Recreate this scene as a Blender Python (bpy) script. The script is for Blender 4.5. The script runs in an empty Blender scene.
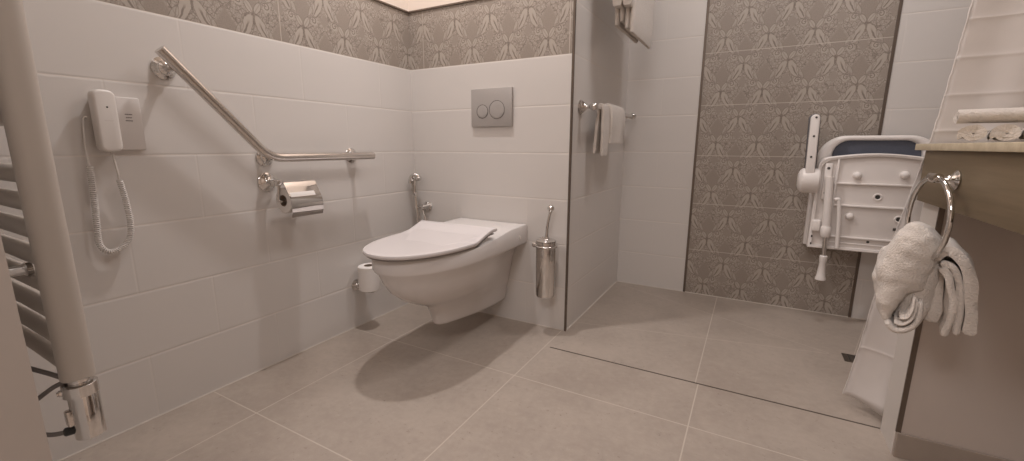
import bpy, bmesh, math, random
from mathutils import Vector, Matrix, noise
random.seed(7)
C = bpy.context.scene.collection
PI = math.pi

# ------------------------------------------------------------------ object helpers
def put(name, bm, mat, parent=None, smooth=True, kind=None, angle=40):
    """link a bmesh (world coordinates) as ONE mesh object; part of `parent` when given"""
    bmesh.ops.remove_doubles(bm, verts=bm.verts, dist=1e-6)
    bmesh.ops.recalc_face_normals(bm, faces=bm.faces)
    me = bpy.data.meshes.new(name)
    o = bpy.data.objects.new(name, me)
    C.objects.link(o)
    off = Vector((0, 0, 0))
    q = parent
    while q is not None:
        off += q.location
        q = q.parent
    if parent is not None:
        bmesh.ops.translate(bm, verts=bm.verts, vec=-off)
        o.parent = parent
    bm.to_mesh(me); bm.free()
    for m in (mat if isinstance(mat, (list, tuple)) else [mat]):
        me.materials.append(m)
    if smooth:
        for p in me.polygons: p.use_smooth = True
        me.set_sharp_from_angle(angle=math.radians(angle))
    if kind: o['kind'] = kind
    return o

def thing(name, label, cat, loc, group=None):
    o = bpy.data.objects.new(name, None); C.objects.link(o)
    o.empty_display_size = .05
    o.location = loc
    o['label'] = label; o['category'] = cat
    if group: o['group'] = group
    return o

def tag(o, label, cat, group=None):
    o['label'] = label; o['category'] = cat
    if group: o['group'] = group
    return o

def struct(name, bm, mat, smooth=False):
    return put(name, bm, mat, None, smooth, 'structure')

# ------------------------------------------------------------------ shape helpers
def NB(): return bmesh.new()

def box(bm, a, b, bev=0.0, seg=2, mi=0):
    t = bmesh.new()
    x0, y0, z0 = [min(p, q) for p, q in zip(a, b)]
    x1, y1, z1 = [max(p, q) for p, q in zip(a, b)]
    v = [t.verts.new(p) for p in ((x0,y0,z0),(x1,y0,z0),(x1,y1,z0),(x0,y1,z0),(x0,y0,z1),(x1,y0,z1),(x1,y1,z1),(x0,y1,z1))]
    for f in ((0,3,2,1),(4,5,6,7),(0,1,5,4),(1,2,6,5),(2,3,7,6),(3,0,4,7)):
        t.faces.new([v[i] for i in f])
    if bev > 0:
        bmesh.ops.bevel(t, geom=list(t.edges), offset=bev, segments=seg, profile=.5, affect='EDGES')
    for f in t.faces: f.material_index = mi
    merge(bm, t)

def merge(bm, t):
    vm = {v: bm.verts.new(v.co) for v in t.verts}
    for f in t.faces:
        try:
            nf = bm.faces.new([vm[v] for v in f.verts]); nf.material_index = f.material_index; nf.smooth = f.smooth
        except ValueError: pass
    t.free()

def rings(bm, rs, close=True, cap0=True, cap1=True):
    """loft a list of rings (lists of points, same count)"""
    R = [[bm.verts.new(p) for p in r] for r in rs]
    n = len(R[0])
    for i in range(len(R)-1):
        for j in range(n if close else n-1):
            k = (j+1) % n
            bm.faces.new((R[i][j], R[i][k], R[i+1][k], R[i+1][j]))
    if cap0: bm.faces.new(R[0][::-1])
    if cap1: bm.faces.new(R[-1])
    return R

def frame(d):
    d = Vector(d).normalized()
    u = Vector((0,0,1)) if abs(d.z) < .9 else Vector((1,0,0))
    a = d.cross(u).normalized(); return a, d.cross(a).normalized()

def tube(bm, pts, r, seg=12, caps=True):
    pts = [Vector(p) for p in pts]
    rs = []
    n = len(pts)
    tang = []
    for i in range(n):
        t = pts[min(i+1,n-1)] - pts[max(i-1,0)]
        tang.append(t.normalized())
    a, b = frame(tang[0])
    for i in range(n):
        if i:
            q = tang[i-1].rotation_difference(tang[i]); a = q @ a; b = q @ b
        rr = r[i] if isinstance(r, (list, tuple)) else r
        rs.append([pts[i] + a*math.cos(2*PI*k/seg)*rr + b*math.sin(2*PI*k/seg)*rr for k in range(seg)])
    rings(bm, rs, True, caps, caps)

def lathe(bm, o, d, prof, seg=24, caps=True):
    """prof: (distance along d, radius)"""
    o = Vector(o); d = Vector(d).normalized(); a, b = frame(d)
    rs = [[o + d*h + a*math.cos(2*PI*k/seg)*max(r,1e-5) + b*math.sin(2*PI*k/seg)*max(r,1e-5) for k in range(seg)] for h, r in prof]
    rings(bm, rs, True, caps, caps)

def ball(bm, c, r, seg=14):
    lathe(bm, c, (0,0,1), [(-r*math.cos(PI*i/10), r*math.sin(PI*i/10)) for i in range(11)], seg)

def torus(bm, c, R, r, u, v, a0=0, a1=2*PI, seg=48, s2=12):
    c = Vector(c); u = Vector(u); v = Vector(v)
    full = abs(a1-a0-2*PI) < 1e-6
    n = seg if full else seg+1
    w = u.cross(v)
    rs = []
    for i in range(n):
        t = a0+(a1-a0)*i/seg
        e = u*math.cos(t)+v*math.sin(t)
        rs.append([c+e*(R+r*math.cos(2*PI*k/s2))+w*r*math.sin(2*PI*k/s2) for k in range(s2)])
    if full:
        rs.append(rs[0])
        rings(bm, rs, True, False, False)
    else: rings(bm, rs)

def smooth_path(P, n=8):
    P = [Vector(p) for p in P]; out = []
    for i in range(len(P)-1):
        p0 = P[max(i-1,0)]; p1 = P[i]; p2 = P[i+1]; p3 = P[min(i+2,len(P)-1)]
        for k in range(n):
            t = k/n
            out.append(.5*((2*p1)+(p2-p0)*t+(2*p0-5*p1+4*p2-p3)*t*t+(3*p1-p0-3*p2+p3)*t**3))
    out.append(P[-1]); return out

def prism(bm, pts, axis, lo, hi, bev=0.0, seg=2):
    """extrude a 2D outline along axis; pts are the other two coordinates in xyz order"""
    t = bmesh.new()
    def mk(p, h):
        q = list(p); q.insert(axis, h); return t.verts.new(q)
    A = [mk(p, lo) for p in pts]; B = [mk(p, hi) for p in pts]
    n = len(pts)
    t.faces.new(A); t.faces.new(B[::-1])
    for i in range(n): t.faces.new((A[i], B[i], B[(i+1)%n], A[(i+1)%n]))
    bmesh.ops.recalc_face_normals(t, faces=t.faces)
    if bev > 0:
        ed = [e for e in t.edges if len(e.link_faces) == 2 and e.calc_face_angle(0) > .6]
        bmesh.ops.bevel(t, geom=ed, offset=bev, segments=seg, profile=.5, affect='EDGES')
    merge(bm, t)

def arc(cx, cy, rx, ry, a0, a1, n):
    return [(cx+rx*math.cos(math.radians(a0+(a1-a0)*i/n)), cy+ry*math.sin(math.radians(a0+(a1-a0)*i/n))) for i in range(n+1)]

def sstep(a, b, x):
    t = min(1, max(0, (x-a)/(b-a))); return t*t*(3-2*t)

# ------------------------------------------------------------------ node expression helpers
class X:
    def __init__(s, t, k): s.t = t; s.k = k
    def _(s, op, *a, clamp=False):
        n = s.t.nodes.new('ShaderNodeMath'); n.operation = op; n.use_clamp = clamp
        for i, v in enumerate((s,)+a):
            if isinstance(v, X): s.t.links.new(v.k, n.inputs[i])
            else: n.inputs[i].default_value = float(v)
        return X(s.t, n.outputs[0])
    def __add__(s, o): return s._('ADD', o)
    __radd__ = __add__
    def __sub__(s, o): return s._('SUBTRACT', o)
    def __rsub__(s, o): return s._('MULTIPLY', -1)._('ADD', o)
    def __mul__(s, o): return s._('MULTIPLY', o)
    __rmul__ = __mul__
    def __truediv__(s, o): return s._('DIVIDE', o)
    def abs(s): return s._('ABSOLUTE')
    def min(s, o): return s._('MINIMUM', o)
    def max(s, o): return s._('MAXIMUM', o)
    def floor(s): return s._('FLOOR')
    def fract(s): return s - s.floor()
    def sqrt(s): return s._('SQRT')
    def mod2(s): return (s*.5).fract()*2
    def sat(s): return s._('ADD', 0, clamp=True)
    def ss(s, a, b):
        n = s.t.nodes.new('ShaderNodeMapRange'); n.interpolation_type = 'SMOOTHSTEP'
        s.t.links.new(s.k, n.inputs[0]); n.inputs[1].default_value = a; n.inputs[2].default_value = b
        if a > b:
            n.inputs[1].default_value = b; n.inputs[2].default_value = a; n.inputs[3].default_value = 1; n.inputs[4].default_value = 0
        return X(s.t, n.outputs[0])

def newmat(name, rough=.5, metal=0.0, col=(.8,.8,.8), spec=None):
    m = bpy.data.materials.new(name); m.use_nodes = True
    b = m.node_tree.nodes['Principled BSDF']
    b.inputs['Base Color'].default_value = (*col, 1); b.inputs['Roughness'].default_value = rough; b.inputs['Metallic'].default_value = metal
    if spec is not None: b.inputs['Specular IOR Level'].default_value = spec
    return m, m.node_tree, b

def pos(t):
    g = t.nodes.new('ShaderNodeNewGeometry'); s = t.nodes.new('ShaderNodeSeparateXYZ')
    t.links.new(g.outputs['Position'], s.inputs[0])
    return [X(t, s.outputs[i]) for i in range(3)], g.outputs['Position']

def noise_tex(t, vec, scale, detail=3, rough=.5):
    n = t.nodes.new('ShaderNodeTexNoise'); n.inputs['Scale'].default_value = scale; n.inputs['Detail'].default_value = detail
    n.inputs['Roughness'].default_value = rough
    if vec is not None: t.links.new(vec, n.inputs['Vector'])
    return X(t, n.outputs[0])

def mixc(t, fac, a, b):
    n = t.nodes.new('ShaderNodeMix'); n.data_type = 'RGBA'
    t.links.new(fac.k, n.inputs[0])
    for v, i in ((a, 6), (b, 7)):
        if isinstance(v, tuple): n.inputs[i].default_value = (*v, 1)
        else: t.links.new(v, n.inputs[i])
    return n.outputs[2]

def bump(t, b, h, strength, dist):
    n = t.nodes.new('ShaderNodeBump'); n.inputs['Strength'].default_value = strength; n.inputs['Distance'].default_value = dist
    t.links.new(h.k, n.inputs['Height']); t.links.new(n.outputs[0], b.inputs['Normal'])

def plain(name, col, rough=.5, metal=0, nscale=40, nstr=.06, bscale=0, bstr=.1, bdist=.001, spec=None):
    m, t, b = newmat(name, rough, metal, col, spec)
    tc = t.nodes.new('ShaderNodeTexCoord')
    f = noise_tex(t, tc.outputs['Object'], nscale)
    d = tuple(c*(1-nstr) for c in col); e = tuple(min(1, c*(1+nstr)) for c in col)
    t.links.new(mixc(t, f, d, e), b.inputs['Base Color'])
    if bscale: bump(t, b, noise_tex(t, tc.outputs['Object'], bscale, 2), bstr, bdist)
    return m

GROUT = (.74,.68,.63)
def white_tile(name, ax, u0, ztop=9):
    """glossy white wall tiles 40 x 20 cm in half bond, thin pale joints; ax = horizontal world axis"""
    m, t, b = newmat(name, .32, 0, (.66,.62,.59))
    P, pv = pos(t)
    v = P[2]/.2; row = v.floor()
    u = (P[ax]-u0)/.4 + row.mod2()*.5
    du = (.5-(u.fract()-.5).abs())*.4; dv = (.5-(v.fract()-.5).abs())*.2
    du = du + (P[2]-ztop).ss(-.01,.01)*.3
    d = du.min(dv)
    g = dv.ss(.0026, .0011).max(du.ss(.0018,.0008)*.45)
    n = noise_tex(t, pv, 1.7, 2)
    base = mixc(t, n, (.665,.62,.585), (.695,.655,.62))
    t.links.new(mixc(t, g, base, GROUT), b.inputs['Base Color'])
    rr = g*.4 + .30
    t.links.new(rr.k, b.inputs['Roughness'])
    bump(t, b, dv.ss(.0, .006) + du.ss(0,.005)*.5 + noise_tex(t, pv, 5, 1)*.25, .45, .0014)
    return m

def damask(name, ax, u0, z0, h, dark, light, line, tw=.76):
    """ornamental relief tile: mirrored leaves, curls, lozenges and lace in a half-drop repeat"""
    m, t, b = newmat(name, .42, 0, dark)
    P, pv = pos(t)
    U = P[ax]-u0; V = P[2]-z0
    vor = t.nodes.new('ShaderNodeTexVoronoi'); vor.inputs['Scale'].default_value = 210
    t.links.new(pv, vor.inputs['Vector'])
    cell = X(t, vor.outputs['Distance'])
    lightm = None; linem = None; lacem = None; lozm = None
    W = .19
    vd = t.nodes.new('ShaderNodeTexVoronoi'); vd.feature = 'DISTANCE_TO_EDGE'; vd.inputs['Scale'].default_value = 105
    t.links.new(pv, vd.inputs['Vector'])
    web = X(t, vd.outputs['Distance'])
    wob = noise_tex(t, pv, 45, 2)*.010-.005
    v2 = t.nodes.new('ShaderNodeTexVoronoi'); v2.feature = 'DISTANCE_TO_EDGE'; v2.inputs['Scale'].default_value = 62
    t.links.new(pv, v2.inputs['Vector']); web2 = X(t, v2.outputs['Distance'])
    for k in (0, 1):          # two interleaved lattices, origin at the apex of each leaf pair
        a = ((((U/W)+.5+.5*k).fract()-.5)*W).abs() + wob*.6
        c = ((((V-.205)/h)+.5*k+.5).fract()-.5)*h + wob*.8
        def ell(cx, cy, rx, ry, ang):
            s, q = math.sin(math.radians(ang)), math.cos(math.radians(ang))
            p1 = (a-cx)*q + (c-cy)*s; p2 = (c-cy)*q - (a-cx)*s
            return ((p1*p1)/(rx*rx) + (p2*p2)/(ry*ry)).sqrt()
        def swirl(cx, cy, r, turns, flip):
            x = (a-cx)*flip; y = c-cy
            rr = (x*x+y*y).sqrt(); th = y._('ARCTAN2', x)
            ph = ((rr/r*turns) + th/(2*PI)).fract()
            return (ph-.5).abs().ss(.26,.10)*rr.ss(r*1.05,r*.9)
        leaf = ell(.026, -.046, .0155, .041, 25)
        leaf2 = ell(.055, -.066, .0085, .030, 27)
        bud = ell(.015, .017, .0095, .020, -30)
        curl = ell(.048, -.102, .0155, .0155, 0)
        curl2 = ell(.036, .038, .0115, .0115, 0)
        fill = (leaf.ss(1.05,.92)*.85).max(bud.ss(1.06,.92)*.8).max(leaf2.ss(1.1,.85)*.45).max(curl.ss(1.15,1.0)*.7).max(curl2.ss(1.15,1.0)*.5)
        mid_l = ((a-.026)*.906 + (c+.046)*.4226 - (c+.046)*(c+.046)*3).abs()
        lin = (mid_l.ss(.0042,.0016)*leaf.ss(.98,.85)*(c+.035).ss(.012,-.012))
        lin = lin.max((leaf-1.12).abs().ss(.11,.03)*.55).max((bud-1.12).abs().ss(.16,.05)*.7).max((leaf2-1.05).abs().ss(.16,.05)*.6)
        lin = lin.max(swirl(.048,-.102,.0150,1.5,1)).max(swirl(.036,.038,.0110,1.4,-1)*.8)
        lin = lin.max((a-.001).abs().ss(.004,.001)*(c+.02).abs().ss(.03,.012)*.8)
        lq = (a/.040) + ((c-.068)/.060).abs()
        lin = lin.max((lq-1.22).abs().ss(.09,.03)*.38)
        loz = lq.ss(1.12,.80)
        tri = ((a/.022) + ((c+.094)/.030).abs()).ss(1.1,.8)*.8
        lightm = fill if lightm is None else lightm.max(fill)
        linem = lin if linem is None else linem.max(lin)
        lz = loz.max(tri); lozm = lz if lozm is None else lozm.max(lz)
    lightm = lightm.sat(); lozm = (lozm*(1-lightm)).sat()
    lace = (1-lightm)*(1-lozm)
    webl = web.ss(.15,.05)*lace
    web2l = web2.ss(.10,.03)*lace
    specks = cell.ss(.36,.16)*lace
    fine = noise_tex(t, pv, 260, 2).ss(.32,.68)
    base_n = noise_tex(t, pv, 7, 2)
    mid = tuple(x+(y-x)*.55 for x, y in zip(dark, light))
    c0 = mixc(t, base_n*.25+fine*.5, mid, light)
    c1 = mixc(t, (webl*.30+specks*.30+web2l*.45).sat(), c0, tuple(x+(y-x)*.25 for x, y in zip(line, dark)))
    c1 = mixc(t, lozm*(fine*.35+.55), c1, dark)
    c2 = mixc(t, lightm*.8, c1, tuple(x*.96 for x in light))
    c3 = mixc(t, (linem*.72).sat(), c2, line)
    lacef = lace*.5
    # joints
    dv = (.5-((V/h).fract()-.5).abs())*h
    uu = (U/tw).fract(); du = (.5-(uu-.5).abs())*tw
    g = dv.min(du).ss(.0022,.001)
    t.links.new(mixc(t, g, c3, tuple(min(1, x*1.12) for x in light)), b.inputs['Base Color'])
    bump(t, b, lightm*.6 + lacef*.4 - linem*.3 - g, .35, .0015)
    return m

def floor_mat(name, shower=False):
    m, t, b = newmat(name, .42, 0, (.4,.34,.3))
    P, pv = pos(t)
    x, y = P[0], P[1]
    if not shower:
        du = (.5-((((x-.248)/.6).fract())-.5).abs())*.6; dv = (.5-((((y+.456)/.6).fract())-.5).abs())*.6
        d = du.min(dv)
    else:
        d = (x-1.438).abs()
        for (x0,y0,x1,y1) in ((1.90,.33,.87,.82),(1.90,.33,.87,.12),(1.98,.37,2.10,.84),(1.99,.29,2.12,-.17)):
            L = math.hypot(x1-x0, y1-y0); nx, ny = -(y1-y0)/L, (x1-x0)/L; tx, ty = (x1-x0)/L, (y1-y0)/L
            dist = ((x-x0)*nx + (y-y0)*ny).abs()
            along = (x-x0)*tx + (y-y0)*ty
            d = d.min(dist + along.ss(.01,-.01)*.1 + .0007)
    g = d.ss(.0026,.0012)
    n1 = noise_tex(t, pv, 3.1, 5, .6); n2 = noise_tex(t, pv, 38, 4, .65); n3 = noise_tex(t, pv, 14, 3)
    c = mixc(t, (n1*.65+n2*.35).ss(.3,.7), (.345,.285,.24), (.445,.375,.318))
    n4 = noise_tex(t, pv, 75, 3, .7)
    spots = n4.ss(.60,.70)*n3.ss(.46,.62)
    c = mixc(t, spots*.7, c, (.235,.185,.155))
    c = mixc(t, n4.ss(.42,.30)*n2.ss(.42,.6)*.35, c, (.50,.43,.37))
    t.links.new(mixc(t, g*.85, c, (.56,.49,.42)), b.inputs['Base Color'])
    t.links.new((n2*.15+.36).k, b.inputs['Roughness'])
    bump(t, b, n2*.25 - g - spots*.6, .25, .001)
    return m

def wood_mat(name, c0, c1, ax):
    m, t, b = newmat(name, .5)
    tc = t.nodes.new('ShaderNodeNewGeometry')
    mp = t.nodes.new('ShaderNodeMapping'); t.links.new(tc.outputs['Position'], mp.inputs[0])
    s = [38, 38, 38]; s[ax] = 2.2; mp.inputs['Scale'].default_value = s
    n = noise_tex(t, mp.outputs[0], 1.0, 6, .62)
    t.links.new(mixc(t, n.ss(.3,.72), c0, c1), b.inputs['Base Color'])
    bump(t, b, n, .12, .0008)
    return m

def towel_mat(name, col):
    m, t, b = newmat(name, .95, 0, col, .1)
    tc = t.nodes.new('ShaderNodeTexCoord')
    n = noise_tex(t, tc.outputs['Object'], 260, 2, .7); n2 = noise_tex(t, tc.outputs['Object'], 40, 3)
    t.links.new(mixc(t, n*.6+n2*.4, tuple(x*.86 for x in col), tuple(min(1, x*1.1) for x in col)), b.inputs['Base Color'])
    b.inputs['Sheen Weight'].default_value = .35
    bump(t, b, n + n2*.9, .9, .0045)
    return m

def chrome(name, col=(.72,.67,.63), rough=.10):
    m, t, b = newmat(name, rough, 1, col)
    tc = t.nodes.new('ShaderNodeTexCoord')
    n = noise_tex(t, tc.outputs['Object'], 90, 2)
    t.links.new((n*.06+(rough-.03)).k, b.inputs['Roughness'])
    return m

def brushed(name, col, rough=.28):
    m, t, b = newmat(name, rough, 1, col)
    tc = t.nodes.new('ShaderNodeTexCoord')
    n = noise_tex(t, tc.outputs['Object'], 420, 2)
    t.links.new((n*.05+(rough-.025)).k, b.inputs['Roughness'])
    return m

# ------------------------------------------------------------------ materials
TL = white_tile('white_tile_left', 1, -1.212)
TB = white_tile('white_tile_back', 0, .66, .605)
TSL = white_tile('white_tile_shower_side', 1, .13)
TSB = white_tile('white_tile_shower_back', 0, .865)
PD, PLt, PLn = (.275,.228,.19), (.475,.415,.36), (.145,.11,.088)
DL = damask('damask_left', 1, -.683, 1.2, .262, PD, PLt, PLn)
DB = damask('damask_back', 0, .086, 1.2, .262, PD, PLt, PLn)
DP = damask('damask_panel', 0, 1.262, -.005, .263, PD, PLt, PLn, 3.0)
FL = floor_mat('stone_floor'); FS = floor_mat('stone_shower_floor', True)
PAINT = plain('cream_paint', (.80,.69,.60), .8, 0, 6, .03, 300, .05)
GREYP = plain('grey_wall_paint', (.58,.505,.455), .75, 0, 4, .04, 260, .12)
JAMBW = plain('jamb_white', (.66,.615,.575), .5, 0, 5, .02)
CEIL = plain('ceiling_paint', (.82,.76,.70), .9)
BRONZE = plain('bronze_profile', (.17,.135,.11), .35, .6, 60, .05)
DARKSTRIP = plain('dark_strip', (.10,.08,.065), .4, .5, 60, .05)
SKIRT = plain('skirting_tile', (.36,.30,.255), .5, 0, 20, .08)
CER = plain('white_ceramic', (.71,.665,.64), .12, 0, 5, .015)
LID = plain('lid_plastic', (.685,.635,.625), .22, 0, 5, .015)
GAP = plain('seat_ring_grey', (.30,.27,.25), .6)  # even grey, darker than the lid, for the band beneath it
CHR = chrome('chrome', (.70,.68,.66), .07); STEEL = brushed('brushed_steel', (.66,.62,.585), .22)
SATIN = plain('satin_plate', (.47,.44,.42), .4, .35, 200, .04)
GROOVE = plain('button_groove', (.17,.15,.14), .5, .3)
PLAST = plain('white_plastic', (.72,.67,.63), .35, 0, 6, .02)
PLAST2 = plain('seat_white_plastic', (.86,.80,.76), .38, 0, 6, .02)
PLATE = plain('plate_plastic', (.64,.59,.555), .45, 0, 6, .02)
INK = plain('print_ink', (.16,.14,.13), .6)
DARK = plain('dark_hole', (.05,.045,.04), .7)
NAVY = plain('blue_grey_cushion', (.105,.115,.15), .65, 0, 90, .12, 350, .2)
PADG = plain('dark_grey_pad', (.13,.125,.13), .7, 0, 60, .1)
TOWEL = towel_mat('white_terry', (.74,.665,.60))
CURT = plain('curtain_cloth', (.74,.69,.66), .75, 0, 30, .03, 500, .1)
WOODT = wood_mat('counter_wood', (.50,.415,.29), (.62,.53,.39), 0)
WOODA = wood_mat('apron_wood', (.15,.108,.062), (.205,.153,.095), 1)
RAD = plain('radiator_enamel', (.50,.445,.395), .4, 0, 20, .02)
HOSE = plain('grey_hose', (.20,.18,.17), .5)
FRAME = plain('door_frame_paint', (.45,.39,.345), .6, 0, 5, .03)
PAPER = plain('toilet_paper', (.80,.75,.71), .95, 0, 80, .03, 300, .15)
CORE = plain('cardboard', (.28,.21,.16), .9)
BLACK = plain('black_plastic', (.03,.03,.03), .5)

# ------------------------------------------------------------------ the room
CZ = 2.5; DZ = 1.462; YD = -1.58; W1 = .865; SD = .85; XR = 3.0; T = .12
def quad(bm, a, b, c, d, mi=0):
    f = bm.faces.new([bm.verts.new(p) for p in (a, b, c, d)]); f.material_index = mi

def zoned_wall(name, x0, y0, x1, y1, out, zones, mats):
    """a wall slab with its room face split in height zones"""
    bm = NB(); ox, oy = out[0]*T, out[1]*T
    z = 0
    zs = [0]+[q for q, _ in zones]
    for i, (q, mi) in enumerate(zones):
        quad(bm, (x0,y0,zs[i]), (x1,y1,zs[i]), (x1,y1,q), (x0,y0,q), mi)
    top = zs[-1]; last = zones[-1][1]
    quad(bm, (x0+ox,y0+oy,0), (x0+ox,y0+oy,top), (x1+ox,y1+oy,top), (x1+ox,y1+oy,0), last)
    quad(bm, (x0,y0,0), (x0,y0,top), (x0+ox,y0+oy,top), (x0+ox,y0+oy,0), last)
    quad(bm, (x1,y1,0), (x1+ox,y1+oy,0), (x1+ox,y1+oy,top), (x1,y1,top), last)
    quad(bm, (x0,y0,top), (x1,y1,top), (x1+ox,y1+oy,top), (x0+ox,y0+oy,top), last)
    quad(bm, (x0,y0,0), (x0+ox,y0+oy,0), (x1+ox,y1+oy,0), (x1,y1,0), 0)
    return struct(name, bm, mats)

zoned_wall('wall_left', 0, YD, 0, 0, (-1,0), [(1.2,0),(DZ,1),(CZ,2)], [TL, DL, PAINT])
bm = NB()   # the block behind the toilet: its room face and the side that is the shower's left wall
for (z0, z1, mi) in ((0,1.2,0),(1.2,DZ,1),(DZ,CZ,2)):
    quad(bm, (-T,0,z0), (W1,0,z0), (W1,0,z1), (-T,0,z1), mi)
quad(bm, (W1,0,0), (W1,SD+T,0), (W1,SD+T,CZ), (W1,0,CZ), 3)
quad(bm, (-T,SD+T,0), (-T,SD+T,CZ), (W1,SD+T,CZ), (W1,SD+T,0), 2); quad(bm, (-T,0,0), (-T,0,CZ), (-T,SD+T,CZ), (-T,SD+T,0), 2)
struct('wall_toilet', bm, [TB, DB, PAINT, TSL])
bm = NB()   # shower back wall, panel of ornamental tile in the middle
XP0, XP1 = 1.262, 2.036
for (x0, x1, mi) in ((W1,XP0,0),(XP0,XP1,1),(XP1,XR,0)):
    quad(bm, (x0,SD,0), (x1,SD,0), (x1,SD,CZ), (x0,SD,CZ), mi)
quad(bm, (W1,SD+T,0), (W1,SD+T,CZ), (XR,SD+T,CZ), (XR,SD+T,0), 0)
struct('wall_shower', bm, [TSB, DP])
zoned_wall('wall_right', XR, SD+T, XR, YD, (1,0), [(CZ,0)], [GREYP])
bm = NB()   # half wall below the counter: white end face, grey room face
box(bm, (1.955,-.31,0), (XR,-.188,.823))
bm.faces.ensure_lookup_table()
for f in bm.faces:
    if f.calc_center_median().x < 1.96: f.material_index = 1
    elif f.calc_center_median().y > -.2: f.material_index = 1
struct('wall_half', bm, [GREYP, JAMBW])
bm = NB(); box(bm, (-T,YD-.2,0), (.702,YD,CZ))
for f in bm.faces:
    if f.calc_center_median().y > YD-.01: f.material_index = 1
struct('wall_door', bm, [FRAME, TB])
bm = NB(); box(bm, (1.95,YD-.2,0), (XR+T,YD,CZ)); box(bm, (.702,YD-.2,2.1), (1.95,YD,CZ)); struct('wall_front', bm, [PAINT])
bm = NB(); box(bm, (-T,-3.6,-.1), (XR+T,-.186,0)); box(bm, (-T,-.186,-.1), (.868,.01,0)); struct('floor', bm, FL)
bm = NB(); box(bm, (.868,-.18,-.1), (XR+T,SD+T,0)); box(bm, (.86,.005,-.1), (.868,SD+T,0)); struct('floor_shower', bm, FS)
bm = NB(); box(bm, (-T,-3.6,CZ), (XR+T,SD+T,CZ+.1)); struct('ceiling', bm, CEIL)
bm = NB(); box(bm, (-T,-3.7,0), (XR+T,-3.6,CZ)); box(bm, (-T-.1,-3.6,0), (-T,YD-.2,CZ)); box(bm, (XR+T,-3.6,0), (XR+T+.1,YD-.2,CZ)); struct('wall_hall', bm, PAINT)
# trims
bm = NB(); box(bm, (.87,-.186,-.05), (XR,-.18,.0006)); struct('trim_1', bm, DARKSTRIP)
bm = NB(); box(bm, (W1-.006,-.0045,0), (W1+.0035,.006,CZ), .0012); struct('trim_2', bm, BRONZE)
for i, xx in ((3, XP0), (4, XP1)):
    bm = NB(); box(bm, (xx-.006,SD-.004,0), (xx+.006,SD+.01,CZ), .001); struct('trim_%d' % i, bm, BRONZE)
bm = NB(); box(bm, (-.01,YD,DZ), (.006,0,DZ+.009), .0015); box(bm, (-.01,-.006,DZ), (W1-.006,.01,DZ+.009), .0015); struct('trim_5', bm, BRONZE)
bm = NB(); box(bm, (1.9545,-.306,.071), (1.9655,-.3115,.69)); struct('trim_6', bm, BRONZE)
bm = NB(); box(bm, (1.957,-.318,0), (XR,-.31,.071), .0015); struct('baseboard_half', bm, SKIRT)
# white silicone joints along the foot of the walls
JOINT = plain('pale_joint', (.66,.60,.54), .6)
bm = NB()
box(bm, (0,YD,0), (.004,0,.003)); box(bm, (0,-.004,0), (W1,0,.003)); box(bm, (W1,0,0), (W1+.004,SD,.003)); box(bm, (W1,SD-.004,0), (XR,SD,.003))
struct('trim_7', bm, JOINT)

# ------------------------------------------------------------------ floor drain
t = thing('floor_drain', 'small square metal floor drain beside the hem of the shower curtain', 'drain', (1.985,.335,0))
bm = NB(); prism(bm, [(1.936,.358),(2.036,.358),(2.036,.282),(1.936,.282)], 2, 0.0, .0025, .0006); put('drain_plate', bm, plain('drain_steel', (.13,.11,.09), .35, .7), t, False)
bm = NB()
for k in range(4):
    tube(bm, [(1.956+.02*k,.350,.0027),(1.956+.02*k,.290,.0027)], .0015, 6)
put('grate', bm, DARK, t, False)

# ------------------------------------------------------------------ toilet
TX = .478
t = thing('wall_hung_toilet', 'white wall-hung toilet with closed seat lid, floating above the tiled floor', 'toilet', (TX,0,.1))
def toilet_ring(yf, hw, zf, rear, zr, n=40, L=None):
    """D outline: straight back at the wall (rear half width), sides, elliptical front"""
    L = L or min(.36, -yf*.55)
    pts = []
    y0 = yf+L
    for i in range(n+1):
        a = PI*i/n
        x = hw*math.copysign(abs(math.cos(a))**.92, math.cos(a)); y = y0 - L*(math.sin(a)**.95)
        pts.append((x, y))
    m = 8
    side = []
    for i in range(1, m+1):
        f = i/m
        side.append((-(hw+(rear-hw)*sstep(0,1,f)), y0+(-.003-y0)*f))
    pts = pts + side + [(-x, y) for x, y in side[::-1]]
    out = []
    for x, y in pts:
        z = zf + (zr-zf)*sstep(-.40,-.10,y)
        out.append((TX+x, y, z))
    return out
bm = NB()
specs = [(-.712,.184,.452,.183,.478),(-.716,.188,.446,.186,.472),(-.716,.188,.402,.186,.402),(-.712,.186,.394,.182,.392),(-.698,.174,.380,.165,.385),
         (-.682,.166,.345,.125,.36),(-.655,.154,.305,.112,.32),(-.610,.137,.268,.104,.28),(-.555,.112,.238,.096,.24),(-.505,.088,.218,.088,.20),
         (-.478,.074,.200,.08,.17),(-.462,.068,.165,.075,.14),(-.452,.065,.130,.07,.108),(-.445,.060,.118,.066,.098),(-.425,.045,.112,.05,.092)]
rs = [toilet_ring(*s) for s in specs]
rings(bm, rs)
put('bowl', bm, CER, t, True, angle=50)
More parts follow.
